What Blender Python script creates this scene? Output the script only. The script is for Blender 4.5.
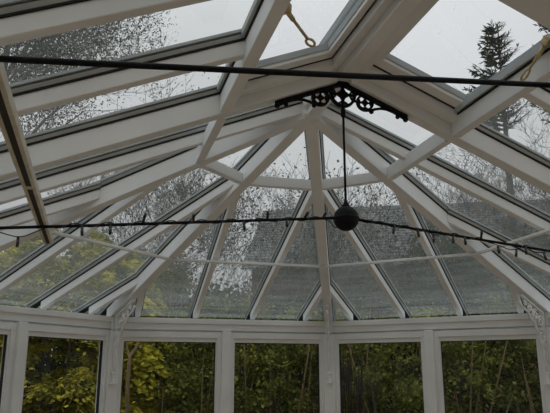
import bpy, bmesh, math, random
from mathutils import Vector as V, Matrix

for o in list(bpy.data.objects):
    bpy.data.objects.remove(o, do_unlink=True)
S = bpy.context.scene
C = S.collection
EZ = 2.10                      # height of the eaves above the floor
rnd = random.Random(7)

# ------------------------------------------------------------------ camera
cd = bpy.data.cameras.new('camera'); cam = bpy.data.objects.new('camera', cd); C.objects.link(cam)
cd.sensor_width = 36.0; cd.sensor_fit = 'HORIZONTAL'; cd.lens = 36.0 * 650.36 / 550.0
cd.clip_start = 0.02; cd.clip_end = 300
YAW, PIT = 0.26922, 0.25452
CAM = V((-0.7692, -2.2587, EZ - 0.33177))
cam.location = CAM
cam.rotation_euler = (math.pi / 2 + PIT, 0, -YAW)
S.camera = cam

# ------------------------------------------------------------------ sky
W_ = bpy.data.worlds.new('overcast_sky'); S.world = W_; W_.use_nodes = True
nt = W_.node_tree; nt.nodes.clear()
wo = nt.nodes.new('ShaderNodeOutputWorld'); bg = nt.nodes.new('ShaderNodeBackground')
tc = nt.nodes.new('ShaderNodeTexCoord'); sx = nt.nodes.new('ShaderNodeSeparateXYZ')
nz = nt.nodes.new('ShaderNodeTexNoise'); nz.inputs['Scale'].default_value = 2.2; nz.inputs['Detail'].default_value = 3
# overcast: the zenith is three times as bright as the horizon
nt.links.new(tc.outputs['Generated'], sx.inputs[0]); nt.links.new(tc.outputs['Generated'], nz.inputs['Vector'])
up_ = nt.nodes.new('ShaderNodeMapRange'); up_.inputs[1].default_value = 0.0; up_.inputs[2].default_value = 1.0
up_.inputs[3].default_value = SKY = 0.169; up_.inputs[4].default_value = SKY * 3.0
cl_ = nt.nodes.new('ShaderNodeMapRange'); cl_.inputs[1].default_value = 0.3; cl_.inputs[2].default_value = 0.7
cl_.inputs[3].default_value = 0.93; cl_.inputs[4].default_value = 1.07
mu_ = nt.nodes.new('ShaderNodeMath'); mu_.operation = 'MULTIPLY'
nt.links.new(sx.outputs['Z'], up_.inputs[0]); nt.links.new(nz.outputs['Fac'], cl_.inputs[0])
nt.links.new(up_.outputs[0], mu_.inputs[0]); nt.links.new(cl_.outputs[0], mu_.inputs[1])
bg.inputs['Color'].default_value = (0.96, 0.98, 1.0, 1)
nt.links.new(mu_.outputs[0], bg.inputs['Strength'])
nt.links.new(bg.outputs[0], wo.inputs['Surface'])

S.view_settings.view_transform = 'Standard'; S.view_settings.look = 'None'
S.view_settings.gamma = 1.0; S.view_settings.use_curve_mapping = False
S.view_settings.exposure = 1.23

# ------------------------------------------------------------------ materials
def mat(name, col, rough=0.6, metal=0.0, var=0.0, vscale=8.0, island=0.0, bump=0.0, spec=0.5, stretch=None, col2=None):
    m = bpy.data.materials.new(name); m.use_nodes = True
    t = m.node_tree; b = t.nodes['Principled BSDF']
    b.inputs['Roughness'].default_value = rough; b.inputs['Metallic'].default_value = metal
    b.inputs['Specular IOR Level'].default_value = spec
    b.inputs['Base Color'].default_value = (*col, 1)
    tcn = t.nodes.new('ShaderNodeTexCoord'); mp = t.nodes.new('ShaderNodeMapping')
    t.links.new(tcn.outputs['Object'], mp.inputs[0])
    if stretch: mp.inputs['Scale'].default_value = stretch
    n = t.nodes.new('ShaderNodeTexNoise'); n.inputs['Scale'].default_value = vscale; n.inputs['Detail'].default_value = 5
    t.links.new(mp.outputs[0], n.inputs['Vector'])
    if var or col2:
        r = t.nodes.new('ShaderNodeMix'); r.data_type = 'RGBA'
        r.inputs[6].default_value = (*[c * (1 - var) for c in col], 1)
        r.inputs[7].default_value = (*(col2 or [min(1, c * (1 + var)) for c in col]), 1)
        rr = t.nodes.new('ShaderNodeMapRange'); rr.inputs[1].default_value = 0.3; rr.inputs[2].default_value = 0.7
        src = n.outputs['Fac']
        if island:
            g = t.nodes.new('ShaderNodeNewGeometry'); src = g.outputs['Random Per Island']
            rr.inputs[1].default_value = 0; rr.inputs[2].default_value = 1
        t.links.new(src, rr.inputs[0]); t.links.new(rr.outputs[0], r.inputs[0])
        t.links.new(r.outputs[2], b.inputs['Base Color'])
    if bump:
        bp = t.nodes.new('ShaderNodeBump'); bp.inputs['Strength'].default_value = bump; bp.inputs['Distance'].default_value = 0.01
        t.links.new(n.outputs['Fac'], bp.inputs['Height']); t.links.new(bp.outputs[0], b.inputs['Normal'])
    return m

def leaf_mat(name, c1, c2, trans=0.3):
    m = bpy.data.materials.new(name); m.use_nodes = True
    t = m.node_tree; t.nodes.clear()
    o = t.nodes.new('ShaderNodeOutputMaterial'); d = t.nodes.new('ShaderNodeBsdfDiffuse'); l = t.nodes.new('ShaderNodeBsdfTranslucent')
    mx = t.nodes.new('ShaderNodeMixShader'); mx.inputs[0].default_value = trans
    g = t.nodes.new('ShaderNodeNewGeometry'); c = t.nodes.new('ShaderNodeMix'); c.data_type = 'RGBA'
    c.inputs[6].default_value = (*c1, 1); c.inputs[7].default_value = (*c2, 1)
    tcn = t.nodes.new('ShaderNodeTexCoord'); n = t.nodes.new('ShaderNodeTexNoise'); n.inputs['Scale'].default_value = 5.5; n.inputs['Detail'].default_value = 3
    t.links.new(tcn.outputs['Object'], n.inputs['Vector'])
    k = t.nodes.new('ShaderNodeMapRange'); k.inputs[1].default_value = 0.40; k.inputs[2].default_value = 0.66; t.links.new(n.outputs['Fac'], k.inputs[0])
    h = t.nodes.new('ShaderNodeMath'); h.operation = 'MULTIPLY_ADD'; h.inputs[1].default_value = 0.45; t.links.new(g.outputs['Random Per Island'], h.inputs[0])
    h2 = t.nodes.new('ShaderNodeMath'); h2.operation = 'MULTIPLY'; h2.inputs[1].default_value = 0.55; t.links.new(k.outputs[0], h2.inputs[0]); t.links.new(h2.outputs[0], h.inputs[2])
    t.links.new(h.outputs[0], c.inputs[0])
    t.links.new(c.outputs[2], d.inputs[0]); t.links.new(c.outputs[2], l.inputs[0])
    t.links.new(d.outputs[0], mx.inputs[1]); t.links.new(l.outputs[0], mx.inputs[2]); t.links.new(mx.outputs[0], o.inputs[0])
    return m

def glass_mat(name, base, grime, specks, tint=(0.90, 0.93, 0.93), gloss=0.8):
    """Window glass with a film of dirt, grime that gathers towards the gutter and rain specks."""
    m = bpy.data.materials.new(name); m.use_nodes = True
    t = m.node_tree; t.nodes.clear(); N = t.nodes.new; L = t.links.new
    o = N('ShaderNodeOutputMaterial')
    tr = N('ShaderNodeBsdfTransparent'); tr.inputs[0].default_value = (*tint, 1)
    gl = N('ShaderNodeBsdfGlossy'); gl.inputs['Roughness'].default_value = 0.03
    fr = N('ShaderNodeFresnel'); fr.inputs[0].default_value = 1.45
    fm = N('ShaderNodeMath'); fm.operation = 'MULTIPLY'; fm.inputs[1].default_value = gloss
    g0 = N('ShaderNodeNewGeometry'); ff = N('ShaderNodeMath'); ff.operation = 'SUBTRACT'; ff.inputs[0].default_value = gloss; L(g0.outputs['Backfacing'], ff.inputs[1]); ff.use_clamp = True
    L(fr.outputs[0], fm.inputs[0]); L(ff.outputs[0], fm.inputs[1])
    m1 = N('ShaderNodeMixShader'); L(fm.outputs[0], m1.inputs[0]); L(tr.outputs[0], m1.inputs[1]); L(gl.outputs[0], m1.inputs[2])
    df = N('ShaderNodeBsdfDiffuse'); df.inputs[0].default_value = (0.34, 0.38, 0.35, 1)
    tl = N('ShaderNodeBsdfTranslucent'); tl.inputs[0].default_value = (0.66, 0.71, 0.68, 1)
    dm = N('ShaderNodeMixShader'); dm.inputs[0].default_value = 0.6; L(df.outputs[0], dm.inputs[1]); L(tl.outputs[0], dm.inputs[2])
    geo = N('ShaderNodeNewGeometry'); sp = N('ShaderNodeSeparateXYZ'); L(geo.outputs['Position'], sp.inputs[0])
    n1 = N('ShaderNodeTexNoise'); n1.inputs['Scale'].default_value = 3.5; n1.inputs['Detail'].default_value = 6; L(geo.outputs['Position'], n1.inputs['Vector'])
    mp = N('ShaderNodeMapping'); mp.inputs['Scale'].default_value = (1.2, 1.2, 34); L(geo.outputs['Position'], mp.inputs[0])
    n2 = N('ShaderNodeTexNoise'); n2.inputs['Scale'].default_value = 2.2; n2.inputs['Detail'].default_value = 4; L(mp.outputs[0], n2.inputs['Vector'])
    low = N('ShaderNodeMapRange'); low.inputs[1].default_value = EZ + 0.36; low.inputs[2].default_value = EZ + 0.02
    low.inputs[3].default_value = 0; low.inputs[4].default_value = grime; L(sp.outputs['Z'], low.inputs[0])
    st = N('ShaderNodeMapRange'); st.inputs[1].default_value = 0.42; st.inputs[2].default_value = 0.62; st.inputs[3].default_value = 0.55; st.inputs[4].default_value = 1.25; L(n2.outputs[0], st.inputs[0])
    ml = N('ShaderNodeMath'); ml.operation = 'MULTIPLY'; L(low.outputs[0], ml.inputs[0]); L(st.outputs[0], ml.inputs[1])
    b0 = N('ShaderNodeMapRange'); b0.inputs[1].default_value = 0.3; b0.inputs[2].default_value = 0.7; b0.inputs[3].default_value = base * 0.7; b0.inputs[4].default_value = base * 1.3; L(n1.outputs[0], b0.inputs[0])
    a = N('ShaderNodeMath'); a.operation = 'ADD'; L(ml.outputs[0], a.inputs[0]); L(b0.outputs[0], a.inputs[1])
    # rain specks
    vo = N('ShaderNodeTexVoronoi'); vo.inputs['Scale'].default_value = 55; L(geo.outputs['Position'], vo.inputs['Vector'])
    n3 = N('ShaderNodeTexNoise'); n3.inputs['Scale'].default_value = 30; L(geo.outputs['Position'], n3.inputs['Vector'])
    th = N('ShaderNodeMapRange'); th.inputs[1].default_value = 0.55; th.inputs[2].default_value = 0.75; th.inputs[3].default_value = 0.0; th.inputs[4].default_value = 0.22; L(n3.outputs[0], th.inputs[0])
    ls = N('ShaderNodeMath'); ls.operation = 'LESS_THAN'; L(vo.outputs['Distance'], ls.inputs[0]); L(th.outputs[0], ls.inputs[1])
    lm = N('ShaderNodeMath'); lm.operation = 'MULTIPLY'; lm.inputs[1].default_value = specks; L(ls.outputs[0], lm.inputs[0])
    a2 = N('ShaderNodeMath'); a2.operation = 'ADD'; a2.use_clamp = True; L(a.outputs[0], a2.inputs[0]); L(lm.outputs[0], a2.inputs[1])
    m2 = N('ShaderNodeMixShader'); L(a2.outputs[0], m2.inputs[0]); L(m1.outputs[0], m2.inputs[1]); L(dm.outputs[0], m2.inputs[2])
    L(m2.outputs[0], o.inputs[0])
    return m

M = dict(
    white=mat('white_upvc', (0.84, 0.86, 0.86), 0.42, var=0.05, vscale=5),
    white2=mat('white_upvc_window', (0.80, 0.82, 0.82), 0.42, var=0.06, vscale=5),
    cap=mat('grey_glazing_cap', (0.36, 0.40, 0.41), 0.5, var=0.15, vscale=9),
    bead=mat('grey_bead', (0.46, 0.50, 0.50), 0.4, var=0.1, vscale=9),
    rubber=mat('black_rubber', (0.006, 0.006, 0.007), 0.7),
    iron=mat('black_iron', (0.006, 0.007, 0.009), 0.6, metal=0.0, bump=0.35, vscale=60, spec=0.18),
    brass=mat('aged_brass', (0.55, 0.45, 0.24), 0.45, metal=0.35, var=0.3, vscale=60),
    paint=mat('gloss_white_iron', (0.86, 0.87, 0.86), 0.22, var=0.08, vscale=30),
    cream=mat('cream_plastic', (0.62, 0.58, 0.47), 0.5, var=0.15, vscale=30),
    slot=mat('dark_slot', (0.022, 0.018, 0.014), 0.7, var=0.3, vscale=30),
    cable=mat('black_cable', (0.008, 0.008, 0.009), 0.6),
    bulb=mat('dark_bulb', (0.02, 0.02, 0.022), 0.25),
    floor=mat('terracotta_tiles', (0.47, 0.31, 0.19), 0.6, var=0.15, vscale=4),
    plaster=mat('warm_plaster', (0.60, 0.49, 0.36), 0.9, var=0.04, vscale=3),
    brick=mat('brick', (0.28, 0.14, 0.09), 0.9, var=0.2, vscale=14, bump=0.5),
    bounce_slab=mat('pale_bounce_slab', (0.30, 0.30, 0.29), 0.9, var=0.15, vscale=3, bump=0.3),  # pale surface of the added light-bouncing slab outside
    soil=mat('lawn_and_soil', (0.035, 0.05, 0.02), 1.0, var=0.4, vscale=2.5, bump=0.6),
    bark=mat('grey_bark', (0.11, 0.10, 0.085), 0.95, var=0.35, vscale=18, bump=0.6),
    palebark=mat('pale_bark', (0.26, 0.19, 0.10), 0.9, var=0.3, vscale=14),
    slate=mat('slate', (0.19, 0.20, 0.205), 0.8, var=0.22, vscale=3, stretch=(0.5, 0.5, 14)),
    tin=mat('white_window_frame', (0.55, 0.56, 0.57), 0.5),
    darkglass=mat('house_window_glass', (0.20, 0.24, 0.28), 0.08, spec=0.9),
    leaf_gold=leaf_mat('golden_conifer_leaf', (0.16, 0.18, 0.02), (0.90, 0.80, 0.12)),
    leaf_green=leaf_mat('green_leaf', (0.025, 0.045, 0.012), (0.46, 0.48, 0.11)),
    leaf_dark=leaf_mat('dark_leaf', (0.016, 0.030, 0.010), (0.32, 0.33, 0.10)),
    leaf_hedge=leaf_mat('dark_hedge_leaf', (0.012, 0.020, 0.008), (0.12, 0.14, 0.05)),  # deep green tones of the tall hedge
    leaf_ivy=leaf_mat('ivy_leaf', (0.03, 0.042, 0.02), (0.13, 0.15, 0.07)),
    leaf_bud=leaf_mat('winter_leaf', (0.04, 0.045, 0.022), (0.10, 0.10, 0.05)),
    needle=leaf_mat('conifer_needle', (0.03, 0.045, 0.03), (0.09, 0.11, 0.07), 0.25),
    stem=mat('dry_stems', (0.045, 0.028, 0.018), 0.95, var=0.5, vscale=20),
    gr=glass_mat('roof_glass', 0.07, 0.13, 0.10, (0.96, 0.97, 0.97)),
    gv=glass_mat('vent_glass', 0.012, 0.0, 0.35, (0.98, 0.985, 0.99)),
    gw=glass_mat('window_glass', 0.006, 0.0, 0.03, (0.92, 0.93, 0.92), 0.4),
)

# ------------------------------------------------------------------ mesh helpers
class MB:
    def __init__(s): s.v = []; s.f = []; s.smooth = False
    def poly(s, pts):
        i = len(s.v); s.v += [tuple(p) for p in pts]; s.f.append(tuple(range(i, i + len(pts))))
    def prism(s, ring0, ring1):
        n = len(ring0); i = len(s.v); s.v += [tuple(p) for p in ring0] + [tuple(p) for p in ring1]
        for k in range(n):
            j = (k + 1) % n; s.f.append((i + k, i + j, i + n + j, i + n + k))
        s.f.append(tuple(i + k for k in reversed(range(n)))); s.f.append(tuple(i + n + k for k in range(n)))
    def beam(s, p0, p1, prof, up=V((0, 0, 1))):
        p0, p1 = V(p0), V(p1); d = (p1 - p0).normalized(); sd = d.cross(up).normalized(); u = sd.cross(d).normalized()
        s.prism([p0 + sd * a + u * b for a, b in prof], [p1 + sd * a + u * b for a, b in prof])
    def vbeam(s, p0, p1, prof, sd=None):
        """profile heights measured straight up, so all members share the glass level"""
        p0, p1 = V(p0), V(p1); d = (p1 - p0)
        if sd is None: sd = V((d.y, -d.x, 0)).normalized()
        s.prism([p0 + sd * a + V((0, 0, b)) for a, b in prof], [p1 + sd * a + V((0, 0, b)) for a, b in prof])
    def box(s, c, dx, dy, dz, rot=0.0):
        c = V(c); R = Matrix.Rotation(rot, 3, 'Z')
        q = [(-1, -1), (1, -1), (1, 1), (-1, 1)]
        s.prism([c + R @ V((a * dx / 2, b * dy / 2, -dz / 2)) for a, b in q], [c + R @ V((a * dx / 2, b * dy / 2, dz / 2)) for a, b in q])
    def tube(s, pts, rad, n=8, closed=False, cap=True):
        pts = [V(p) for p in pts]; m = len(pts)
        if not hasattr(rad, '__len__'): rad = [rad] * m
        base = len(s.v); pn = None
        for k, p in enumerate(pts):
            if closed: d = pts[(k + 1) % m] - pts[k - 1]
            else: d = pts[min(k + 1, m - 1)] - pts[max(k - 1, 0)]
            d.normalize()
            if pn is None:
                a = V((0, 0, 1)) if abs(d.z) < 0.9 else V((1, 0, 0)); pn = d.cross(a).normalized()
            pn = (pn - d * pn.dot(d)).normalized(); b = d.cross(pn)
            for j in range(n):
                t = 2 * math.pi * j / n; q = p + (pn * math.cos(t) + b * math.sin(t)) * rad[k]; s.v.append(tuple(q))
        for k in range(m if closed else m - 1):
            k2 = (k + 1) % m
            for j in range(n):
                j2 = (j + 1) % n; s.f.append((base + k * n + j, base + k * n + j2, base + k2 * n + j2, base + k2 * n + j))
        if not closed and cap:
            s.f.append(tuple(base + j for j in reversed(range(n)))); s.f.append(tuple(base + (m - 1) * n + j for j in range(n)))
    def lathe(s, c, prof, n=20):
        c = V(c); base = len(s.v)
        for r, z in prof:
            for j in range(n):
                t = 2 * math.pi * j / n; s.v.append(tuple(c + V((r * math.cos(t), r * math.sin(t), z))))
        for k in range(len(prof) - 1):
            for j in range(n):
                j2 = (j + 1) % n; s.f.append((base + k * n + j, base + k * n + j2, base + (k + 1) * n + j2, base + (k + 1) * n + j))
        s.f.append(tuple(base + j for j in reversed(range(n)))); s.f.append(tuple(base + (len(prof) - 1) * n + j for j in range(n)))
    def build(s, name, m, parent=None, bevel=0.0, smooth=False, origin=None):
        me = bpy.data.meshes.new(name)
        vs = s.v
        if origin is not None: vs = [tuple(V(p) - V(origin)) for p in vs]
        me.from_pydata(vs, [], s.f); me.update()
        if len(s.f) < 6000:
            q = bmesh.new(); q.from_mesh(me); bmesh.ops.recalc_face_normals(q, faces=q.faces); q.to_mesh(me); q.free()
        me.materials.append(M[m])
        if smooth:
            for p in me.polygons: p.use_smooth = True
        o = bpy.data.objects.new(name, me); C.objects.link(o)
        if origin is not None: o.location = V(origin) - (parent.location if parent else V((0, 0, 0)))
        elif parent is not None: o.location = -parent.location
        if parent is not None: o.parent = parent
        if bevel:
            b = o.modifiers.new('bevel', 'BEVEL'); b.width = bevel; b.segments = 2; b.limit_method = 'ANGLE'
        return o

def tag(o, label=None, cat=None, group=None, kind=None):
    if label: o['label'] = label
    if cat: o['category'] = cat
    if group: o['group'] = group
    if kind: o['kind'] = kind
    return o
def empty(name, loc, *a, **k):
    o = bpy.data.objects.new(name, None); C.objects.link(o); o.location = loc; o.empty_display_size = 0.1
    return tag(o, *a, **k)

# ------------------------------------------------------------------ the shape of the conservatory
H, HW, YF, YC, HL = 0.6444, 1.5626, 1.6276, 0.7550, 0.65
YB = -4.0
P1, P2 = 0.7376, 0.3755
APEX = V((0, 0, EZ + H))
K = {'C': V((-HW, YC, EZ)), 'h1': V((-HL, YF, EZ)), 'h0': V((HL, YF, EZ)), 'D': V((HW, YC, EZ))}
GL = 0.088                       # height of the glass above the undersides
def at(c, t): return K[c].lerp(APEX, t)
def rect(w, z0, z1): return [(-w / 2, z0), (w / 2, z0), (w / 2, z1), (-w / 2, z1)]

def member(name, p0, p1, w, z0, label, cat, group, ext=0.17, sd=None, capw=0.05):
    """a glazing bar: white body, black rubber gasket under the glass, grey cap over it. p0 is the eaves end"""
    p0, p1 = V(p0), V(p1); d = (p0 - p1); dh = V((d.x, d.y, 0)).length
    pe = p0 + d * (ext / dh)
    root = empty(name, p0, label, cat, group)
    b = MB(); b.vbeam(p0 + d * (0.07 / dh), p1, [(-w / 2, z0), (w / 2, z0), (w / 2, GL - 0.017), (-w / 2, GL - 0.017)], sd)
    b.build('bar', 'white', root, bevel=0.003)
    g = MB(); g.vbeam(pe, p1, rect(w + 0.008, GL - 0.017, GL - 0.012), sd); g.build('gasket', 'rubber', root)
    g = MB(); g.vbeam(pe, p1, [(-w / 2 - 0.003, GL - 0.012), (w / 2 + 0.003, GL - 0.012), (w / 2 + 0.009, GL - 0.001), (-w / 2 - 0.009, GL - 0.001)], sd); g.build('glazing_bead', 'bead', root)
    c = MB(); c.vbeam(pe, p1, rect(w + 0.028, GL + 0.004, GL + 0.012), sd); c.build('glazing_cap', 'cap', root)
    return root

# ---- hips
for c, lab in [('C', 'white hip rafter running to the far left corner, first of four'),
               ('h1', 'white hip rafter landing on the left end of the middle facet'),
               ('h0', 'white hip rafter running almost straight down behind the hanging ball'),
               ('D', 'white hip rafter sweeping down to the bottom right corner')]:
    member('hip_rafter', K[c], APEX + (K[c] - APEX) * 0.012, 0.050, 0.0, lab, 'rafter', 'hip rafters of the bay roof', ext=0.19)

# ---- jack rafters of the three facets
def hip_hit(a, b, t):
    """where a bar starting at fraction t of the eaves a-b meets the hip"""
    pa, pb = K[a], K[b]; p = pa.lerp(pb, t); mid = (pa + pb) / 2
    up = (APEX - mid)                      # fall direction of the facet
    # solve p + s*up = on hip (to a if t<.5 else b)
    s = 2 * t if t < 0.5 else 2 * (1 - t)
    if t == 0.5: s = 1
    return p, p + up * s
names_f = {('C', 'h1'): 'left facet', ('h1', 'h0'): 'middle facet', ('h0', 'D'): 'right facet'}
desc = {0.10: 'stub rafter, leftmost on the', 0.364: 'long rafter, left of the pair on the', 0.636: 'long rafter, right of the pair on the', 0.90: 'stub rafter, rightmost on the'}
for (a, b), nm in names_f.items():
    for t in (0.10, 0.364, 0.636, 0.90):
        p, q = hip_hit(a, b, t)
        q = p.lerp(q, 0.985 if t in (0.364, 0.636) else 0.93)
        member('jack_rafter', p, q, 0.030, 0.030, f'thin white {desc[t]} {nm} of the bay roof', 'rafter', 'jack rafters of the bay roof', capw=0.04)

# ---- rafters of the long slopes
def sl(side, y, t): return V((side * HW * (1 - t), y, EZ + H * t))
RY = [0.0, -0.34, -0.705, -1.06, -1.42, -1.78, -2.14, -2.5, -2.9, -3.3, -3.7]
TIES = (-0.34, -1.42, -2.5)
rlab = {0.0: 'thin white rafter meeting the ridge end on the {s} slope',
        -0.34: 'deep white rafter over the iron bracket on the {s} slope',
        -0.705: 'white rafter stopping at the trimmer below the {s} roof vent',
        -1.06: 'white rafter at the near edge of the {s} roof vent',
        -1.42: 'deep white rafter above the near tie bar on the {s} slope'}
for side, sn in ((-1, 'left'), (1, 'right')):
    for y in RY:
        if y == -0.705: top = P1 - 0.01
        elif y == 0.0: top = 0.985
        else: top = 0.985
        deep = y in TIES
        lab = rlab.get(y, 'white rafter of the {s} slope nearer the house').format(s=sn)
        member('rafter', sl(side, y, 0), sl(side, y, top), 0.050 if deep else 0.032, 0.0 if deep else 0.028, lab, 'rafter', 'rafters of the long roof slopes', capw=0.05)
    # jack rafter between the ridge end rafter and the hip
    y = 0.36; t = 1 - y / YC
    member('jack_rafter', sl(side, y, 0), sl(side, y, t * 0.96), 0.030, 0.030,
           f'thin white rafter joining the {sn} hip halfway down the long slope', 'rafter', 'jack rafters of the bay roof', capw=0.04)

# ---- ridge
b = MB(); b.box((0, (YB - 0.03) / 2, EZ + H + 0.05), 0.050, -YB - 0.03, 0.10)
root = empty('ridge_beam', (0, 0, EZ + H), 'white ridge beam rising from the bracket to the top of the picture', 'beam')
b.build('beam', 'white', root, bevel=0.004)
b = MB()
for s in (-1, 1):
    b.vbeam((s * 0.033, -0.02, EZ + H + 0.028), (s * 0.033, YB, EZ + H + 0.028), rect(0.016, 0, 0.045))
b.build('side_moulding', 'white', root, bevel=0.003)
b = MB(); b.box((0, YB / 2, EZ + H + 0.125), 0.16, -YB, 0.03); b.build('ridge_cap', 'cap', root, bevel=0.005)
b = MB(); b.lathe((0, 0, EZ + H - 0.004), [(0.030, 0), (0.042, 0.008), (0.042, 0.10), (0.055, 0.11), (0.05, 0.15)], 16)
tag(b.build('ridge_boss', 'white'), 'small white boss where the four hip rafters meet the ridge', 'boss')

# ---- purlins (a ring at the heads of the jack rafters) and the slender rail below
def purlin(p, q, lab, prof, name='purlin', cat='purlin', group='purlins near the top of the roof', m='white', trim=0.028):
    d = (q - p).normalized(); o = MB(); o.vbeam(p + d * trim, q - d * trim, prof)
    tag(o.build(name, m, bevel=0.002), lab, cat, group)
PP = [(-0.016, 0.006), (0.016, 0.006), (0.016, 0.05), (-0.016, 0.05)]
purlin(at('C', P1), at('h1', P1), 'short white purlin bridging the left facet near the ridge end', PP)
purlin(at('h1', P1), at('h0', P1), 'short white purlin bridging the middle facet near the ridge end', PP)
purlin(at('h0', P1), at('D', P1), 'short white purlin bridging the right facet, behind the iron rod', PP)
for side, sn, c in ((-1, 'left', 'C'), (1, 'right', 'D')):
    purlin(sl(side, -0.34, P1), at(c, P1), f'white purlin between the bracket rafter and the hip on the {sn} slope', [(-0.015, 0.0), (0.015, 0.0), (0.015, 0.055), (-0.015, 0.055)])
    d = 1
    o = MB(); o.vbeam(sl(side, -0.366, P1), sl(side, -1.045, P1), [(-0.018, 0.0), (0.018, 0.0), (0.018, 0.062), (-0.018, 0.062)])
    r = empty('roof_trimmer', sl(side, -0.7, P1), f'wide white trimmer below the {sn} roof vent', 'beam', 'trimmers below the roof vents')
    o.build('beam', 'white', r, bevel=0.003)
    o = MB(); o.vbeam(sl(side, -0.366, P1), sl(side, -1.045, P1), rect(0.044, 0.062, 0.067)); o.build('gasket', 'rubber', r)
    sg = -side
    o = MB(); o.vbeam(sl(side, -0.366, P1), sl(side, -1.045, P1), rect(0.062, 0.067, 0.0865)); o.build('glazing_bead', 'bead', r)
RP = [(-0.010, -0.012), (0.010, -0.012), (0.010, 0.0), (-0.010, 0.0)]
for a, b_, nm in (('C', 'h1', 'left facet'), ('h1', 'h0', 'middle facet'), ('h0', 'D', 'right facet')):
    purlin(at(a, P2), at(b_, P2), f'slender white rail crossing the {nm} at mid height', RP, 'roof_rail', 'rail', 'slender rails across the rafters', trim=0.0)
purlin(at('D', P2) + V((0, 0.02, -0.004)), sl(1, -0.34, P2), 'slender white rail crossing the right slope beside the fairy lights', RP, 'roof_rail', 'rail', 'slender rails across the rafters', trim=0.0)

# ------------------------------------------------------------------ roof glass: one pane between each pair of bars
win = [0]
def pane(pts, m='gr'):
    """a sheet of glass with thickness, pts on the underside plane"""
    win[0] += 1
    b = MB(); up = V((0, 0, GL)); th = V((0, 0, 0.003))
    b.prism([V(p) + up for p in pts], [V(p) + up + th for p in pts])
    o = b.build(f'window_{win[0]}', m); o['kind'] = 'structure'
    return o
def clip_strip(poly, ax, lo, hi):
    """clip a convex polygon (list of (u,v)) to lo<=u<=hi"""
    def half(pl, sgn, c):
        out = []
        for i in range(len(pl)):
            a, b = pl[i], pl[(i + 1) % len(pl)]
            da, db = sgn * (a[0] - c), sgn * (b[0] - c)
            if da >= 0: out.append(a)
            if (da > 0) != (db > 0) and da != db:
                k = da / (da - db); out.append((a[0] + (b[0] - a[0]) * k, a[1] + (b[1] - a[1]) * k))
        return out
    return half(half(poly, 1, lo), -1, hi)
EXT = 0.17
for (a, b_) in names_f:
    pa, pb = K[a], K[b_]; L_ = (pb - pa).length; e = (pb - pa) / L_; mid = (pa + pb) / 2
    up = APEX - mid; ul = V((up.x, up.y, 0)).length; k = EXT / ul
    w = L_ / 2 * (1 + k)
    tri = [(-w, -k), (w, -k), (0, 1)]
    cuts = [-w] + [(t - 0.5) * L_ for t in (0.10, 0.364, 0.636, 0.90)] + [w]
    for i in range(5):
        pl = clip_strip(tri, 0, cuts[i], cuts[i + 1])
        pane([mid + e * u + up * v for u, v in pl])
for side in (-1, 1):
    k = EXT / HW
    cuts = [YC * (1 + k), 0.36] + RY + [YB]
    trap = [(YC * (1 + k), -k), (0, 1), (YB, 1), (YB, -k)]
    for i in range(len(cuts) - 1):
        lo, hi = cuts[i + 1], cuts[i]
        pl = clip_strip(trap, 0, lo, hi)
        if hi <= -0.33 and lo >= -1.07:
            pl = [(hi, -k), (lo, -k), (lo, P1), (hi, P1)]
        pts = [sl(side, u, v) for u, v in pl]
        pane(pts)

# ------------------------------------------------------------------ opening roof vents
def frame_ring(b, side, y0, y1, x0, x1, wy0, wy1, wx0, wx1, z0, z1):
    """rectangular ring lying in the slope; y0 is the bay end, x0 the trimmer side (distances from the ridge)"""
    T = lambda x: 1 - x / HW
    def q(ya, yb, xa, xb):
        c = [sl(side, ya, T(xa)), sl(side, yb, T(xa)), sl(side, yb, T(xb)), sl(side, ya, T(xb))]
        b.prism([p + V((0, 0, z0)) for p in c], [p + V((0, 0, z1)) for p in c])
    q(y0, y0 - wy0, x0, x1); q(y1 + wy1, y1, x0, x1)
    q(y0 - wy0, y1 + wy1, x0, x0 - wx0); q(y0 - wy0, y1 + wy1, x1 + wx1, x1)
for side, sn in ((-1, 'left'), (1, 'right')):
    r = empty('roof_vent', sl(side, -0.7, 0.85), f'white framed opening roof vent beside the ridge on the {sn} slope', 'roof window', 'opening roof vents')
    b = MB(); frame_ring(b, side, -0.366, -1.043, 0.405, 0.027, 0.050, 0.050, 0.002, 0.036, 0.040, 0.076); b.build('outer_frame', 'white', r, bevel=0.003)
    b = MB(); frame_ring(b, side, -0.412, -0.997, 0.428, 0.060, 0.010, 0.010, 0.022, 0.008, 0.068, 0.084); b.build('seal', 'rubber', r)
    b = MB(); frame_ring(b, side, -0.421, -0.988, 0.424, 0.066, 0.047, 0.047, 0.024, 0.030, 0.070, 0.106); b.build('sash', 'white', r, bevel=0.003)
    b = MB(); frame_ring(b, side, -0.466, -0.943, 0.402, 0.094, 0.006, 0.006, 0.005, 0.005, 0.084, 0.106); b.build('glazing_bead', 'cap', r)
    T = lambda x: 1 - x / HW
    b = MB(); c = [sl(side, ya, T(xa)) for ya, xa in ((-0.46, 0.405), (-0.95, 0.405), (-0.95, 0.09), (-0.46, 0.09))]
    b.prism([p + V((0, 0, 0.094)) for p in c], [p + V((0, 0, 0.097)) for p in c]); b.build('pane', 'gv', r)

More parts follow.
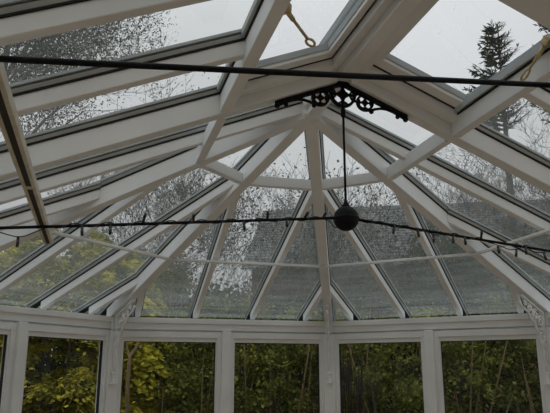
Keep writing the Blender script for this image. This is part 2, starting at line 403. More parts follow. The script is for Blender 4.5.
# vent openers: brass screw rods ending in an eye
def opener(a, bpt, eye_at_b, lab):
    a, bpt = V(a), V(bpt); d = (bpt - a).normalized()
    r = empty('vent_opener', a, lab, 'vent opener', 'brass vent openers')
    m = MB(); m.tube([a, a.lerp(bpt, .5), bpt - d * 0.028], 0.0042, 10); m.tube([a + d * 0.012, a + d * 0.05], 0.0065, 10)
    m.build('rod', 'brass', r, smooth=True)
    e = bpt if eye_at_b else a
    s = V((d.y, -d.x, 0)).normalized()
    pts = []
    for k in range(16):
        t = 2 * math.pi * k / 16; pts.append(bpt - d * 0.012 + d * (0.018 * math.cos(t)) + s * (0.010 * math.sin(t)))
    m = MB(); m.tube(pts, 0.0036, 8, closed=True); m.build('eye', 'brass', r, smooth=True)
    m = MB(); m.beam(a - d * 0.012, a + d * 0.012, rect(0.030, -0.012, 0.012)); m.build('bracket', 'brass', r, bevel=0.002)
opener((-0.372, -0.905, EZ + 0.535), (-0.259, -0.78, EZ + 0.517), True, 'brass vent opener with an oval eye crossing the left roof vent')
opener((0.383, -0.90, EZ + 0.556), (0.350, -0.825, EZ + 0.478), True, 'brass vent opener hanging against the right roof vent frame')

# ------------------------------------------------------------------ tie bars, ball, hanging rod, ridge bracket
BZ = EZ + 0.1625
YT = -0.34
YN = -1.41
def tie(y, names, dz=0.0):
    BZ = EZ + 0.1625 + dz
    for s, lab in names:
        r = empty('tie_bar', (s * 1.52, y, EZ + 0.026), lab, 'tie bar', 'black iron tie bars')
        m = MB(); m.tube([(s * 1.535, y, EZ + 0.024), (s * 0.8, y, EZ + 0.024 + (BZ - EZ - 0.024) * 0.478), (s * 0.03, y, BZ)], 0.0046, 10); m.build('bar', 'iron', r, smooth=True)
        m = MB(); m.lathe((0, 0, 0), [(0.010, -0.012), (0.014, 0), (0.010, 0.012)], 12); o = m.build('end_socket', 'iron', r); o.rotation_euler = (0, math.pi / 2, 0); o.location = (0, 0, 0)
def ball(y, lab, dz=0.0):
    BZ = EZ + 0.1625 + dz
    r = empty('tie_ball', (0, y, BZ), lab, 'ball', 'iron balls joining the tie bars')
    n = []
    for k in range(15):
        a = math.pi * k / 14; n.append((max(0.0005, 0.0415 * math.sin(a)), -0.0415 * math.cos(a)))
    m = MB(); m.lathe((0, y, BZ), n, 28); m.build('sphere', 'iron', r, smooth=True)
    m = MB(); m.lathe((0, y, BZ), [(0.0420, -0.004), (0.0435, 0), (0.0420, 0.004)], 28); m.build('band', 'iron', r, smooth=True)
    m = MB(); m.lathe((0, y, BZ + 0.036), [(0.013, 0), (0.013, 0.008), (0.008, 0.014), (0.006, 0.024)], 14); m.build('collar', 'iron', r, smooth=True)
tie(YT, [(-1, 'thin black tie bar carrying fairy lights, left of the ball'), (1, 'thin black tie bar carrying fairy lights, right of the ball')])
tie(YN, [(-1, 'thick looking black tie bar crossing the top of the whole picture'), (1, 'black tie bar outside the picture on the right')], -0.019)
ball(YT, 'black iron ball hanging where the fairy light tie bars meet')
ball(YN, 'black iron ball at the inner end of the upper tie bar', -0.019)
for y, lab in ((YT, 'thin black rod hanging from the iron bracket to the ball'), (YN, 'thin black rod above the upper tie bar')):
    m = MB(); m.tube([(0, y, BZ + 0.04), (0, y, EZ + 0.56)], 0.0040, 10)
    tag(m.build('hanging_rod', 'iron', smooth=True), lab, 'rod', 'rods hanging from the ridge')

def arc(cx, cz, r, a0, a1, n=14):
    return [(cx + r * math.cos(math.radians(a0 + (a1 - a0) * k / n)), cz + r * math.sin(math.radians(a0 + (a1 - a0) * k / n))) for k in range(n + 1)]
def ridge_bracket(y, lab):
    r = empty('ridge_bracket', (0, y, EZ + H), lab, 'bracket', 'black iron ridge brackets')
    sl_ = H / HW
    P = lambda x, z: V((x, y, EZ + z))
    th = 0.012
    # top flanges under the rafters
    for s in (-1, 1):
        m = MB(); m.beam(P(0, H - 0.006), P(s * 0.236, H - 0.006 - sl_ * 0.236), [(-0.010, -0.008), (0.010, -0.008), (0.010, 0.004), (-0.010, 0.004)])
        m.build('flange', 'iron', r, bevel=0.002)
    def ring(cx, cz, R, tb, name):
        m = MB()
        n = 32
        for (ra, rb) in ((R - tb, R + tb),):
            i = len(m.v)
            for k in range(n):
                t = 2 * math.pi * k / n
                for rr, yy in ((ra, -th / 2), (rb, -th / 2), (rb, th / 2), (ra, th / 2)):
                    m.v.append((cx + rr * math.cos(t), y + yy, EZ + cz + rr * math.sin(t)))
            for k in range(n):
                k2 = (k + 1) % n
                for j in range(4):
                    j2 = (j + 1) % 4; m.f.append((i + k * 4 + j, i + k2 * 4 + j, i + k2 * 4 + j2, i + k * 4 + j2))
        # cusped foil: small rings and a cross inside
        q = 4
        for k in range(q):
            a = math.pi / 4 + k * math.pi / 2
            m.tube([P(cx, cz), P(cx + math.cos(a + math.pi / 4) * (R - tb), cz + math.sin(a + math.pi / 4) * (R - tb))], R * 0.13, 6)
            for da in (-0.42, 0.42):
                aa = a + math.pi / 4 + da
                m.tube([P(cx + math.cos(aa) * R * 0.92, cz + math.sin(aa) * R * 0.92), P(cx + math.cos(aa - da * 0.5) * R * 0.62, cz + math.sin(aa - da * 0.5) * R * 0.62)], [R * 0.13, R * 0.07], 6)
        a = []
        for k in range(24):
            t = 2 * math.pi * k / 24; rr = R * (0.33 + 0.08 * math.cos(4 * t)); a.append(P(cx + rr * math.cos(t), cz + rr * math.sin(t)))
        m.tube(a, R * 0.12, 6, closed=True)
        m.build(name, 'iron', r)
    ring(0, 0.598, 0.043, 0.0048, 'foil_ring')
    for s in (-1, 1):
        ring(s * 0.081, 0.577, 0.0275, 0.0040, 'foil_ring')
        # scroll arm
        m = MB()
        pts = [(0.068, 0.556), (0.086, 0.549), (0.103, 0.551), (0.118, 0.557), (0.140, 0.562), (0.162, 0.561), (0.184, 0.555), (0.203, 0.547), (0.220, 0.538), (0.233, 0.533)]
        m.tube([P(s * x, z) for x, z in pts], [0.004, .0055, .0052, .005, .005, .005, .0055, .006, .006, .006], 8)
        m.tube([P(s * 0.150, 0.566), P(s * 0.128, 0.592)], 0.004, 6)
        m.tube([P(s * 0.118, 0.594), P(s * 0.106, 0.586), P(s * 0.104, 0.562)], 0.0035, 6)
        m.tube([P(s * 0.172, 0.560), P(s * 0.19, 0.566), P(s * 0.21, 0.553)], 0.006, 6)
        m.tube([P(s * 0.196, 0.553), P(s * 0.222, 0.545), P(s * 0.238, 0.540)], 0.0065, 6)
        m.tube([P(s * 0.038, 0.612), P(s * 0.055, 0.602)], 0.006, 6)
        m.tube([P(s * 0.036, 0.580), P(s * 0.057, 0.577)], 0.005, 6)
        m.build('scroll_arm', 'iron', r, smooth=True)
        for bx, bz, br in ((0.104, 0.5465, 0.0085), (0.202, 0.538, 0.0080), (0.232, 0.531, 0.0095)):
            m = MB(); n = [(max(0.0004, br * math.sin(math.pi * k / 8)), -br * math.cos(math.pi * k / 8)) for k in range(9)]
            m.lathe(P(s * bx, bz), n, 12); m.build('bead', 'iron', r, smooth=True)
    m = MB(); m.lathe(P(0, 0.528), [(0.004, -0.014), (0.0085, -0.010), (0.0085, 0.012), (0.0065, 0.018), (0.0065, 0.10)], 12); m.build('rod_socket', 'iron', r, smooth=True)
ridge_bracket(YT, 'black iron bracket with pierced rings under the ridge')
ridge_bracket(YN, 'black iron bracket above the upper tie bar')

# ------------------------------------------------------------------ slotted pole lying on the tie bars
def tie_z(x): return EZ + 0.024 + (BZ - EZ - 0.024) * (1.535 - abs(x)) / 1.505
px = -0.930; zf = tie_z(px) + 0.0046; zn = zf - 0.0115
zy = lambda y: zf + (zn - zf) * (y - YT) / (YN - YT)
r = empty('slotted_pole', (px, -0.30, zf), 'cream pole with a dark slot resting across both tie bars at far left', 'pole')
y0, y1 = -0.03, -2.15
m = MB()
m.vbeam((px, y0, zy(y0)), (px, y1, zy(y1)), [(-0.0145, 0), (-0.006, 0), (-0.006, 0.008), (0.006, 0.008), (0.006, 0), (0.0145, 0), (0.0145, 0.022), (-0.0145, 0.022)])
m.build('channel', 'cream', r, bevel=0.0015)
m = MB(); m.vbeam((px, y0 - 0.004, zy(y0)), (px, y1, zy(y1)), rect(0.0118, 0.0015, 0.0078)); m.build('slot_liner', 'slot', r)
m = MB(); m.box((px, -0.745, zy(-0.745) + 0.004), 0.0125, 0.020, 0.010)
m.build('connector', 'cream', r, bevel=0.002)

# ------------------------------------------------------------------ fairy lights
def light_string(x0, x1, y, lab, seed, bulbs, loops):
    R = random.Random(seed)
    r = empty('fairy_lights', ((x0 + x1) / 2, y, tie_z((x0 + x1) / 2)), lab, 'fairy lights', 'strings of fairy lights on the tie bars')
    m = MB(); pts = []; n = 160
    lx = sorted(loops)
    for k in range(n + 1):
        x = x0 + (x1 - x0) * k / n; a = k * 0.62
        dz = 0.0062 * math.cos(a) ; dy = 0.0062 * math.sin(a)
        for (la, lb, dp) in loops:
            if la < x < lb: u = (x - la) / (lb - la); dz = dz * 0.3 - dp * math.sin(math.pi * u) ** 0.7
        pts.append((x, y + dy - 0.001, tie_z(x) + dz))
    m.tube(pts, 0.0017, 5); m.build('cable', 'cable', r)
    for (bx, up, ln, dr) in bulbs:
        z = tie_z(bx)
        for (la, lb, dp) in loops:
            if la < bx < lb: u = (bx - la) / (lb - la); z -= dp * math.sin(math.pi * u) ** 0.7
        sg = 1 if up else -1
        ln *= 1.5; tip = V((bx + dr, y - 0.008, z + sg * ln)); st = V((bx, y - 0.006, z + sg * 0.003)); md = st.lerp(tip, 0.45)
        m = MB(); m.tube([st, md, md.lerp(tip, 0.05), tip.lerp(md, 0.1), tip], [0.0040, 0.0040, 0.0050, 0.0044, 0.002], 8); m.build('bulb', 'bulb', r, smooth=True)
def bx(u): # a pixel column on the far tie bar -> x there, read once off the photograph
    return -1.041 + (u / 550.0) * 1.822
bl = [(bx(16), 0, .022, 0), (bx(67), 0, .022, .002), (bx(91), 0, .022, 0), (bx(119), 1, .020, .006), (bx(164), 1, .016, 0), (bx(211), 0, .022, .003), (bx(234), 1, .018, 0), (bx(253), 0, .018, 0), (bx(271), 1, .015, .012), (bx(290), 1, .012, .008)]
bright = [(bx(u), k, .020, dr) for u, k, dr in ((312, 0, 0), (365, 0, -.008), (390, 0, .002), (407, 0, 0), (430, 0, -.004), (443, 0, 0), (462, 1, .004), (481, 0, .002), (503, 0, -.006), (514, 0, 0), (536, 0, .006), (546, 1, .002))]
light_string(-1.48, -0.03, YT, 'black fairy light cable wound on the tie bar left of the ball', 1, bl, [(bx(-6), bx(38), 0.026), (bx(296), bx(313), 0.034)])
light_string(0.03, 1.48, YT, 'black fairy light cable wound on the tie bar right of the ball', 2, bright, [(bx(395), bx(420), 0.010), (bx(474), bx(512), 0.018), (bx(518), bx(545), 0.012)])

# ------------------------------------------------------------------ the walls: eaves beam, posts, windows, dwarf wall
def segment(pa, pb, n, side, wname):
    """one straight run of wall from pa to pb (plan), n windows; outward is to the left of pb-pa reversed"""
    pa, pb = V(pa), V(pb); L_ = (pb - pa).length; e = (pb - pa) / L_; out = V((-e.y, e.x, 0))
    if out.dot((pa + pb) / 2 - V((0, -1, EZ))) < 0: out = -out
    rz = math.atan2(e.y, e.x)
    def bar(name, prof, m='white2', a=0.0, b=L_, parent=None, bev=0.002):
        o = MB(); q0 = pa + e * a; q1 = pa + e * b
        o.prism([q0 + out * s + V((0, 0, z)) for s, z in prof], [q1 + out * s + V((0, 0, z)) for s, z in prof])
        return o.build(name, m, parent, bevel=bev)
    w = bar(wname, [(-0.012, -EZ), (0.16, -EZ), (0.16, -EZ + 0.62), (-0.012, -EZ + 0.62)], 'plaster'); w['kind'] = 'structure'
    tr = bar(f'trim_{side}', [(-0.004, -0.004), (-0.004, -0.034), (0.006, -0.037), (0.006, -0.072), (0.022, -0.074), (0.022, -0.082), (0.17, -0.082), (0.17, -0.03), (0.12, -0.004)]); tr['kind'] = 'structure'
    o = bar('gutter_seal', [(0.10, -0.012), (0.175, -0.045), (0.175, -0.02), (0.10, 0.0)], 'rubber', parent=tr, bev=0)
    g = bar('gutter', [(0.172, -0.10), (0.27, -0.10), (0.27, -0.03), (0.262, -0.03), (0.262, -0.09), (0.18, -0.09), (0.172, -0.03)], 'white2', parent=tr, bev=0)
    ww = L_ / n
    for i in range(n):
        a, b = i * ww, (i + 1) * ww
        win[0] += 1
        nm = f'window_{win[0]}'
        z1, z0 = -0.082, -EZ + 0.62
        def rectframe(name, m, a, b, z0, z1, t, s0, s1, parent):
            o = MB()
            for (aa, bb, c0, c1) in ((a, b, z1 - t, z1), (a, b, z0, z0 + t), (a, a + t, z0 + t, z1 - t), (b - t, b, z0 + t, z1 - t)):
                q = lambda u, s, z: pa + e * u + out * s + V((0, 0, z))
                o.prism([q(aa, s0, c0), q(bb, s0, c0), q(bb, s1, c0), q(aa, s1, c0)], [q(aa, s0, c1), q(bb, s0, c1), q(bb, s1, c1), q(aa, s1, c1)])
            return o.build(name, m, parent, bevel=0.002)
        fr = rectframe(nm, 'white2', a + 0.018, b - 0.018, z0, z1, 0.034, 0.006, 0.06, None); fr['kind'] = 'structure'
        rectframe('window_bead', 'white2', a + 0.030, b - 0.030, z0 + 0.03, z1 - 0.03, 0.028, 0.016, 0.05, fr)
        rectframe('window_seal', 'rubber', a + 0.054, b - 0.054, z0 + 0.054, z1 - 0.054, 0.007, 0.024, 0.044, fr)
        o = MB(); q = lambda u, s, z: pa + e * u + out * s + V((0, 0, z))
        a2, b2, c0, c1 = a + 0.056, b - 0.056, z0 + 0.057, z1 - 0.057
        o.prism([q(a2, .034, c0), q(b2, .034, c0), q(b2, .038, c0), q(a2, .038, c0)], [q(a2, .034, c1), q(b2, .034, c1), q(b2, .038, c1), q(a2, .038, c1)])
        o.build('pane', 'gw', fr)
        if i:
            o = MB(); c = pa + e * a
            o.prism([c + e * (-.026) + out * -.016 + V((0, 0, z0)), c + e * .026 + out * -.016 + V((0, 0, z0)), c + e * .026 + out * .06 + V((0, 0, z0)), c - e * .026 + out * .06 + V((0, 0, z0))],
                    [c + e * (-.026) + out * -.016 + V((0, 0, z1 + .006)), c + e * .026 + out * -.016 + V((0, 0, z1 + .006)), c + e * .026 + out * .06 + V((0, 0, z1 + .006)), c - e * .026 + out * .06 + V((0, 0, z1 + .006))])
            mo = o.build('trim_mullion', 'white2', bevel=0.003); mo['kind'] = 'structure'
    sill = bar(f'trim_sill_{side}', [(-0.06, -EZ + 0.60), (0.18, -EZ + 0.60), (0.18, -EZ + 0.63), (-0.06, -EZ + 0.63)], 'white2'); sill['kind'] = 'structure'
segment(K['h1'], K['h0'], 2, 'middle', 'wall_middle')
segment(K['C'], K['h1'], 2, 'far_left', 'wall_far_left')
segment(K['h0'], K['D'], 2, 'far_right', 'wall_far_right')
segment(V((-HW, YB, EZ)), K['C'], 7, 'left', 'wall_left')
segment(K['D'], V((HW, YB, EZ)), 7, 'right', 'wall_right')
# corner posts
for c in K:
    p = K[c]; d = V((p.x, p.y, 0)).normalized(); rz = math.atan2(d.y, d.x)
    q = p + d * 0.018
    o = MB(); o.box((q.x, q.y, (EZ - 0.082 + 0.62) / 2), 0.075, 0.066, EZ - 0.082 - 0.62, rz)
    o.box((q.x, q.y, EZ - 0.043), 0.06, 0.05, 0.074, rz)
    x = o.build('trim_corner_post', 'white2', bevel=0.004); x['kind'] = 'structure'

# white scroll brackets between the corner posts and the hips
def scroll_bracket(c, lab):
    p = K[c]; d = -V((p.x, p.y, 0)).normalized(); sgn = V((-d.y, d.x, 0))
    slope = H / V((p.x, p.y, 0)).length
    base = p + d * 0.020
    r = empty('scroll_bracket', base + V((0, 0, -0.37)), lab, 'bracket', 'white scroll brackets on the corner posts')
    P = lambda u, z: base + d * u + V((0, 0, z))
    m = MB()
    m.beam(P(0.006, -0.34), P(0.006, 0.0), rect(0.016, -0.005, 0.005), up=d)
    m.beam(P(0.0, -0.006), P(0.215, -0.006 + slope * 0.215), rect(0.018, -0.006, 0.004))
    m.build('back_strip', 'paint', r, bevel=0.001)
    m = MB()
    # outer scalloped arm
    pts = []
    for k in range(25):
        t = k / 24; u = 0.012 + 0.19 * t ** 2.1 + 0.03 * t; z = -0.32 + 0.36 * t ** 0.62
        s = 0.010 * abs(math.sin(t * math.pi * 5)); pts.append(P(u + s * 0.9, min(z - s, 0.0 + slope * u - 0.012)))
    m.tube(pts, 0.0065, 8)
    def scroll(cu, cz, R, a0, turns, rad):
        q = []
        for k in range(26):
            t = k / 25; a = a0 + turns * 2 * math.pi * t; rr = R * (1 - 0.72 * t); q.append(P(cu + rr * math.cos(a), cz + rr * math.sin(a)))
        m.tube(q, rad, 7)
    scroll(0.030, -0.055, 0.030, 0.3, 1.5, 0.0055); scroll(0.084, -0.020, 0.028, 2.0, -1.5, 0.0055)
    scroll(0.024, -0.120, 0.022, 1.0, 1.4, 0.005); scroll(0.135, 0.012, 0.022, 1.0, 1.4, 0.005)
    scroll(0.020, -0.175, 0.017, 2.0, -1.4, 0.005); scroll(0.175, 0.034, 0.014, 0.4, 1.3, 0.0045)
    scroll(0.018, -0.225, 0.013, 0.4, 1.4, 0.0045); scroll(0.016, -0.268, 0.010, 0.4, 1.4, 0.004)
    m.build('scrollwork', 'paint', r, smooth=True)
    m = MB(); rz = math.atan2(d.y, d.x)
    for z, w, h in ((-0.318, 0.030, 0.014), (-0.332, 0.022, 0.014), (-0.372, 0.034, 0.009), (-0.352, 0.016, 0.030)):
        q = P(0.008, z); m.box(q, w, w * 1.1, h, rz)
    m.build('foot_moulding', 'paint', r, bevel=0.002)
scroll_bracket('h1', 'white scroll bracket on the corner post left of the middle facet')
scroll_bracket('h0', 'white scroll bracket seen edge on under the near vertical hip')
scroll_bracket('D', 'white scroll bracket at the bottom right corner of the picture')
scroll_bracket('C', 'white scroll bracket on the far left corner post')

# ------------------------------------------------------------------ floor, house wall, ground
def slab(name, pts, z0, z1, m):
    b = MB(); b.prism([V((x, y, z0)) for x, y in pts], [V((x, y, z1)) for x, y in pts]); o = b.build(name, m); o['kind'] = 'structure'; return o
slab('floor', [(-HW, YB), (HW, YB), (HW, YC), (HL, YF), (-HL, YF), (-HW, YC)], -0.08, 0.0, 'floor')
slab('wall_back', [(-6, YB - 0.3), (6, YB - 0.3), (6, YB), (-6, YB)], -0.1, 5.2, 'plaster')
slab('bounce_floor', [(-5.5, YB), (5.5, YB), (5.5, 1.6), (1.9, 2.35), (-1.9, 2.35), (-5.5, 1.6)], -0.15, -0.085, 'bounce_slab')  # unseen pale slab, added to bounce skylight up into the room
b = MB(); b.box((0, 0, -0.27), 120, 120, 0.2); o = b.build('ground', 'soil'); o['kind'] = 'structure'

# ------------------------------------------------------------------ garden: shrubs, conifers, bare trees, the neighbour's house
def pol(az, dist):
    a = math.radians(az); return V((CAM.x + dist * math.sin(a), CAM.y + dist * math.cos(a), 0))
def leaf(b, p, sz, R, ratio=0.5, nrm=None):
    d = V((R.gauss(0, 1), R.gauss(0, 1), R.gauss(0, 0.7))).normalized(); q = V((R.gauss(0, 1), R.gauss(0, 1), R.gauss(0, 1)))
    s = d.cross(q).normalized() * sz * ratio; u = d * sz
    i = len(b.v); b.v += [tuple(p), tuple(p + u * .5 + s), tuple(p + u), tuple(p + u * .5 - s)]; b.f.append((i, i + 1, i + 2, i + 3))
def shrub(name, loc, w, dpt, h, n, sz, m, lab, cat, seed, group='shrubs beyond the windows', core=True, clumps=40, ratio=0.5, stemm='bark', cluster=0.16, fan=False):
    R = random.Random(seed); loc = V(loc)
    r = empty(name, loc, lab, cat, group)
    b = MB(); cl = []
    for k in range(clumps):
        a = R.uniform(0, 2 * math.pi); t = R.uniform(0, 1) ** 0.5; z = R.uniform(0.04, 1)
        prof = math.sqrt(max(0.05, 1 - (z * 0.93) ** 2.6))
        cl.append(loc + V((math.cos(a) * w * t * prof, math.sin(a) * dpt * t * prof, 0.1 + z * h * 0.93)))
    for k in range(n):
        c = R.choice(cl); g = V((R.gauss(0, 1), R.gauss(0, 1), R.gauss(0, 0.62))) * cluster
        p = c + g
        if p.z < 0.02: p.z = abs(p.z) + 0.05
        if fan:
            # flat drooping sprays pointing outwards, each made of many small leaflets
            o_ = c - loc; o_.z = 0; o_ = o_.normalized() if o_.length > 0 else V((1, 0, 0)); sd = V((-o_.y, o_.x, 0))
            u = R.uniform(0, 1); v_ = R.gauss(0, .5) * (0.35 + 0.65 * u)
            p = c + o_ * (u * .24) + sd * v_ * .17 + V((0, 0, -.13 * u * u - .05 * abs(v_) + R.gauss(0, .012)))
            dd = (o_ * .8 + sd * (v_ * .6 + R.gauss(0, .25)) + V((0, 0, -.35 * u + R.gauss(0, .12)))).normalized()
            s_ = (dd.cross(V((0, 0, 1))).normalized() * .7 + V((R.gauss(0, .4), R.gauss(0, .4), R.gauss(0, .7)))).normalized() * sz * ratio
            i = len(b.v); b.v += [tuple(p), tuple(p + dd * sz * .5 + s_), tuple(p + dd * sz), tuple(p + dd * sz * .5 - s_)]; b.f.append((i, i + 1, i + 2, i + 3))
        else: leaf(b, p, sz * R.uniform(0.6, 1.3), R, ratio)
    b.build('foliage', m, r)
    s = MB()
    for k in range(9):
        c = R.choice(cl); q = loc + V((R.uniform(-.3, .3) * w, R.uniform(-.3, .3) * dpt, 0))
        s.tube([q, q.lerp(c, 0.5) + V((R.gauss(0, .06), R.gauss(0, .06), 0)), c], [0.028, 0.018, 0.006], 5)
    s.build('stem', stemm, r)
    return r

def bare_tree(name, loc, h, seed, lab, spread=0.5, depth=5, leaf_n=0, leaf_m='leaf_bud', leaf_sz=0.05, trunk_r=0.09, lean=(0, 0), twig_min=0.004, kids=3, group='bare trees beyond the roof', up=0.35, cat='tree'):
    R = random.Random(seed); loc = V(loc); b = MB(); tips = []
    def grow(p, d, L_, r_, lv):
        n = 4 if lv > 1 else 3; pts = [p.copy()]; rd = [r_]; q = p.copy(); dd = d.copy()
        for k in range(n):
            dd = (dd + V((R.gauss(0, .16), R.gauss(0, .16), R.gauss(0, .12) + (0.05 if lv < depth else 0.0)))).normalized()
            q = q + dd * L_ / n; pts.append(q.copy()); rd.append(max(twig_min * 0.6, r_ * (1 - 0.55 * (k + 1) / n)))
        b.tube(pts, rd, 6 if r_ > 0.03 else (4 if r_ > 0.01 else 3), cap=False)
        if lv == 0 or L_ < 0.06:
            tips.append(pts[-1]); tips.append(pts[1]); return
        m = kids + (1 if R.random() < 0.5 else 0)
        for i in range(m):
            t = R.uniform(0.35, 1.0) if i else 1.0
            j = min(n, max(1, int(round(t * n)))); bp = pts[j]
            ax = V((R.gauss(0, 1), R.gauss(0, 1), R.gauss(0, 0.5) + up)).normalized()
            nd = (dd * (1 - spread) + ax * spread * 1.35).normalized()
            grow(bp, nd, L_ * R.uniform(0.55, 0.78), max(twig_min, rd[j] * R.uniform(0.5, 0.75)), lv - 1)
    grow(loc, V((lean[0], lean[1], 1)).normalized(), h * 0.36, trunk_r, depth)
    if leaf_n:
        r = empty(name, loc, lab, cat, group); b.build('branches', 'bark', r)
        f = MB()
        for k in range(leaf_n):
            c = R.choice(tips); leaf(f, c + V((R.gauss(0, .09), R.gauss(0, .09), R.gauss(0, .09))), leaf_sz * R.uniform(.6, 1.3), R, 0.42)
        f.build('foliage', leaf_m, r)
        return r
    o = b.build(name, 'bark', None, origin=loc); tag(o, lab, cat, group); return o

def conifer(loc, h, w, seed, lab, z0=1.5):
    R = random.Random(seed); loc = V(loc); r = empty('conifer', loc, lab, 'tree', 'conifers far beyond the roof')
    b = MB(); b.tube([loc, loc + V((0, 0, h * .5)), loc + V((0.1, 0, h))], [0.16, 0.09, 0.012], 6)
    f = MB(); z = z0
    while z < h - 0.1:
        rr = w * (1 - z / h) ** 0.8 + 0.15
        for k in range(R.randint(5, 7)):
            a = R.uniform(0, 2 * math.pi); L_ = rr * R.uniform(0.6, 1.15); d = V((math.cos(a), math.sin(a), 0)); p0 = loc + V((0, 0, z))
            pts = [p0, p0 + d * L_ * .5 + V((0, 0, L_ * .22)), p0 + d * L_ + V((0, 0, L_ * .60))]
            b.tube(pts, [0.025, 0.015, 0.006], 4)
            for j in range(int(L_ * 34) + 8):
                t = R.uniform(0.15, 1.0); q = p0 + d * L_ * t + V((0, 0, L_ * (.44 * t if t < .5 else .22 + .76 * (t - .5))))
                s = (d * 0.5 + V((-d.y, d.x, 0)) * R.choice((-1, 1)) * R.uniform(.3, 1) + V((0, 0, R.uniform(-.2, .5)))).normalized() * R.uniform(.09, .22)
                sd = V((0, 0, 1)).cross(s).normalized() * 0.013 + V((0, 0, 0.011))
                i = len(f.v); f.v += [tuple(q), tuple(q + s * .5 + sd), tuple(q + s), tuple(q + s * .5 - sd)]; f.f.append((i, i + 1, i + 2, i + 3))
        z += R.uniform(0.10, 0.16)
    b.build('trunk', 'bark', r); f.build('needles', 'needle', r)

# hedge and shrubs just outside the bay windows
shrub('golden_conifer', pol(-2.5, 5.2), 0.75, 0.58, 2.95, 80000, 0.050, 'leaf_gold', 'golden feathery conifer behind the leftmost full window', 'conifer shrub', 11, clumps=420, ratio=0.34, fan=True, cluster=0.10)
def bush(az, ds, w, h, n, m, lab, seed, name='evergreen_shrub', sz=0.030):
    r = shrub(name, pol(az, ds), w, w * 0.85, h, n, sz, m, lab, 'shrub', seed, clumps=170, cluster=0.062, ratio=0.42)
    R = random.Random(seed + 500); q = MB(); loc = pol(az, ds)
    for k in range(26):
        a = R.uniform(0, 6.28); p = loc + V((math.cos(a) * .1, math.sin(a) * .1, R.uniform(0, .8))); e_ = loc + V((math.cos(a) * w * R.uniform(.5, 1.05), math.sin(a) * w * R.uniform(.5, 1.05), R.uniform(.5, 1.0) * h))
        q.tube([p, p.lerp(e_, .5) + V((R.gauss(0, .05), R.gauss(0, .05), R.gauss(0, .05))), e_], [0.012, 0.008, 0.003], 5)
    q.build('twigs', 'palebark', r)
bush(5.0, 6.3, 0.65, 2.85, 22000, 'leaf_green', 'yellow green leafy shrub between the golden conifer and the middle facet', 12)
bush(8.2, 5.2, 0.62, 2.35, 24000, 'leaf_green', 'small leaved green shrub behind the left window of the middle facet', 13)
bush(14.6, 5.2, 0.60, 2.42, 24000, 'leaf_green', 'leafy green shrub behind the right window of the middle facet', 14)
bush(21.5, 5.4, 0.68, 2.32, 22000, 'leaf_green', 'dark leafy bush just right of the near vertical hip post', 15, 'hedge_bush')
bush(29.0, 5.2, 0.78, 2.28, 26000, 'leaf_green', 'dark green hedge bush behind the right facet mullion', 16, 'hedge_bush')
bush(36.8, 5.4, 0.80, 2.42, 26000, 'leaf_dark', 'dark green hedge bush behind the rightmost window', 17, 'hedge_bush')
bush(-21, 5.6, 0.75, 2.7, 12000, 'leaf_dark', 'dark bush beyond the left edge of the picture', 18, 'hedge_bush', 0.04)
# a taller hedge behind them closes the view under the roofs
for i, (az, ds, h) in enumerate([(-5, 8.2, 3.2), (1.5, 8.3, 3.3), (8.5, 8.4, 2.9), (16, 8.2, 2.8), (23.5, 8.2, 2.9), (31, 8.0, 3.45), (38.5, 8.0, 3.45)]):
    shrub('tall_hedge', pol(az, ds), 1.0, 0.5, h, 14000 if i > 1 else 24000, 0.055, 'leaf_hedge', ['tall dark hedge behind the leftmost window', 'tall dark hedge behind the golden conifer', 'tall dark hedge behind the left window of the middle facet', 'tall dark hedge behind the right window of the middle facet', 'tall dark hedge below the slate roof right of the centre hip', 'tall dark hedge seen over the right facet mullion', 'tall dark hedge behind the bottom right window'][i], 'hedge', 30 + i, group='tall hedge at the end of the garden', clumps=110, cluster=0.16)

# a pale bare trunk in the middle left window
b = MB(); q = pol(3.15, 4.45)
b.tube([q, q + V((0.03, 0, 1.2)), q + V((-0.005, 0, 1.70)), q + V((0.0, 0, 1.89)), q + V((0.035, 0, 1.94)), q + V((0.075, 0.0, 2.03)), q + V((0.10, 0.0, 2.12))], [0.018, 0.015, 0.013, 0.012, 0.011, 0.009, 0.006], 7)
b.tube([q + V((-0.0, 0, 1.87)), q + V((-0.02, 0.02, 1.95)), q + V((-0.03, 0.02, 2.03))], [0.009, 0.007, 0.004], 6)
tag(b.build('forked_trunk', 'palebark'), 'pale forked trunk just right of the left corner post', 'trunk')
# dry dark stems beyond the centre right window
b = MB(); q = pol(21.2, 4.55); R = random.Random(5)
for k in range(60):
    a = V((R.gauss(0, .07), R.gauss(0, .05), 0)); t = V((R.gauss(0, .10), R.gauss(0, .05), R.uniform(1.6, 1.98)))
    b.tube([q + a, q + a + t * .5, q + a + t], [0.006, 0.005, 0.002], 4)
tag(b.build('dry_stems', 'stem'), 'clump of dry dark upright stems beside the middle post', 'dead plant', kind='stuff')

# bare trees
bare_tree('ivy_tree', pol(-13, 7.0), 8.4, 101, 'tall ivy clad tree filling the panes at upper left', spread=0.52, depth=7, leaf_n=46000, leaf_m='leaf_ivy', leaf_sz=0.026, trunk_r=0.15, kids=3, group='trees behind the left slope', lean=(0.13, 0), twig_min=0.003)
bare_tree('budding_tree', pol(-2.0, 9.5), 5.9, 102, 'twiggy tree with small leaves seen over the golden conifer', spread=0.48, depth=7, leaf_n=4000, leaf_m='leaf_bud', leaf_sz=0.03, trunk_r=0.09, group='trees behind the left slope', lean=(0.05, 0), twig_min=0.003)
bare_tree('slim_bare_tree', pol(6.5, 7.0), 5.0, 103, 'slender bare tree behind the left hip rafter', spread=0.4, depth=5, leaf_n=500, leaf_m='leaf_bud', leaf_sz=0.022, trunk_r=0.035, twig_min=0.0025)
bare_tree('slim_bare_tree', pol(12.0, 6.6), 4.2, 104, 'small twiggy tree left of the slate roof', spread=0.42, depth=6, leaf_n=2600, leaf_m='leaf_bud', leaf_sz=0.028, trunk_r=0.03, twig_min=0.0025)
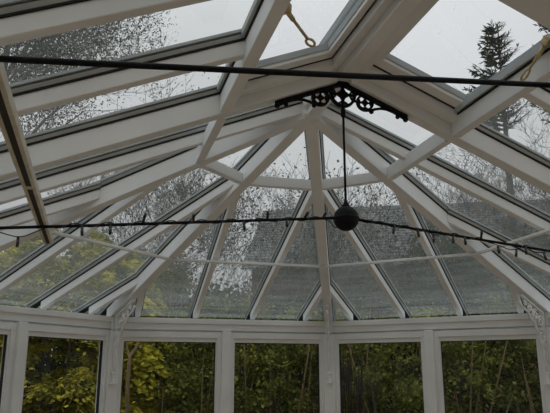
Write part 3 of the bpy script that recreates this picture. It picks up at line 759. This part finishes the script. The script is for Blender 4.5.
bare_tree('slim_bare_tree', pol(17.5, 7.6), 4.9, 105, 'small twiggy tree behind the middle facet glass', spread=0.42, depth=6, leaf_n=2600, leaf_m='leaf_bud', leaf_sz=0.028, trunk_r=0.03, twig_min=0.0025)
bare_tree('round_headed_tree', pol(22.0, 8.4), 5.4, 106, 'small round headed tree between the centre hip and the hanging rod', spread=0.5, depth=5, leaf_n=3000, leaf_m='leaf_bud', leaf_sz=0.026, trunk_r=0.04, twig_min=0.0025)
bare_tree('bare_tree', pol(27.0, 10.5), 4.9, 107, 'fine twigged bare tree over the slate roof right of the ball', spread=0.45, depth=6, trunk_r=0.05)
bare_tree('bare_tree', pol(33.0, 10.5), 6.3, 108, 'tall bare tree behind the right slope', spread=0.45, depth=7, trunk_r=0.05, twig_min=0.003)
bare_tree('bare_tree', pol(38.0, 11.5), 7.4, 109, 'tall bare tree at the right edge of the picture', spread=0.45, depth=7, trunk_r=0.05, twig_min=0.003)
conifer(pol(36.0, 16.0), 10.5, 2.2, 201, 'dark conifer top seen through the right roof vent', 7.6)
conifer(pol(42.3, 15.0), 11.5, 1.9, 202, 'dark conifer at the top right edge of the picture', 7.0)

# the neighbour's house: slate roof, walls, windows
def house():
    c = pol(24.5, 15.0); fx = V((math.cos(math.radians(24.5)), -math.sin(math.radians(24.5)), 0)); bk = V((fx.y * -1, fx.x, 0))
    r = empty('neighbour_house', c, 'low house with a grey slate roof beyond the hedge', 'house')
    x0, x1 = -3.15, 4.6; zr, ze = 6.22, 4.30; dp = 2.6
    P = lambda x, y, z: c + fx * x + bk * y + V((0, 0, z))
    b = MB(); b.prism([P(x0 + .2, 0, 0), P(x1, 0, 0), P(x1, 2 * dp, 0), P(x0 + .2, 2 * dp, 0)], [P(x0 + .2, 0, ze), P(x1, 0, ze), P(x1, 2 * dp, ze), P(x0 + .2, 2 * dp, ze)]); b.build('wall', 'brick', r)
    # roof in courses: each course a little proud of the one above
    b = MB(); n = 22
    for k in range(n):
        for sg in (0, 1):
            f0, f1 = k / n, (k + 1.15) / n
            def q(x, f, dz):
                y = -0.35 + (dp + 0.35) * f; z = ze - 0.15 + (zr - ze + 0.15) * f
                if sg: y = 2 * dp - y
                return P(x, y, z + dz)
            b.prism([q(x0, f0, 0.0), q(x1, f0, 0.0), q(x1, f1, -0.03), q(x0, f1, -0.03)], [q(x0, f0, 0.035), q(x1, f0, 0.035), q(x1, f1, 0.0), q(x0, f1, 0.0)])
    b.build('roof', 'slate', r)
    b = MB(); b.prism([P(x0, dp - .12, zr - .04), P(x1, dp - .12, zr - .04), P(x1, dp + .12, zr - .04), P(x0, dp + .12, zr - .04)], [P(x0, dp - .04, zr + .07), P(x1, dp - .04, zr + .07), P(x1, dp + .04, zr + .07), P(x0, dp + .04, zr + .07)]); b.build('ridge_tiles', 'slate', r)
    for wx in (0.9, 2.6):
        b = MB(); b.prism([P(wx, -.05, 3.45), P(wx + 1.0, -.05, 3.45), P(wx + 1.0, .02, 3.45), P(wx, .02, 3.45)], [P(wx, -.05, 4.05), P(wx + 1.0, -.05, 4.05), P(wx + 1.0, .02, 4.05), P(wx, .02, 4.05)]); w = b.build('window', 'tin', r)
        b = MB(); b.prism([P(wx + .06, -.07, 3.51), P(wx + .94, -.07, 3.51), P(wx + .94, -.04, 3.51), P(wx + .06, -.04, 3.51)], [P(wx + .06, -.07, 3.99), P(wx + .94, -.07, 3.99), P(wx + .94, -.04, 3.99), P(wx + .06, -.04, 3.99)]); p = b.build('pane', 'darkglass', None); p.parent = w
    for s in (1,):
        b = MB(); b.poly([P(x0 + .2, 0, ze), P(x0 + .2, 2 * dp, ze), P(x0 + .2, dp, zr - .05)]); b.poly([P(x0 + .22, dp, zr - .05), P(x0 + .22, 2 * dp, ze), P(x0 + .22, 0, ze)]); b.build('gable', 'brick', r)
house()
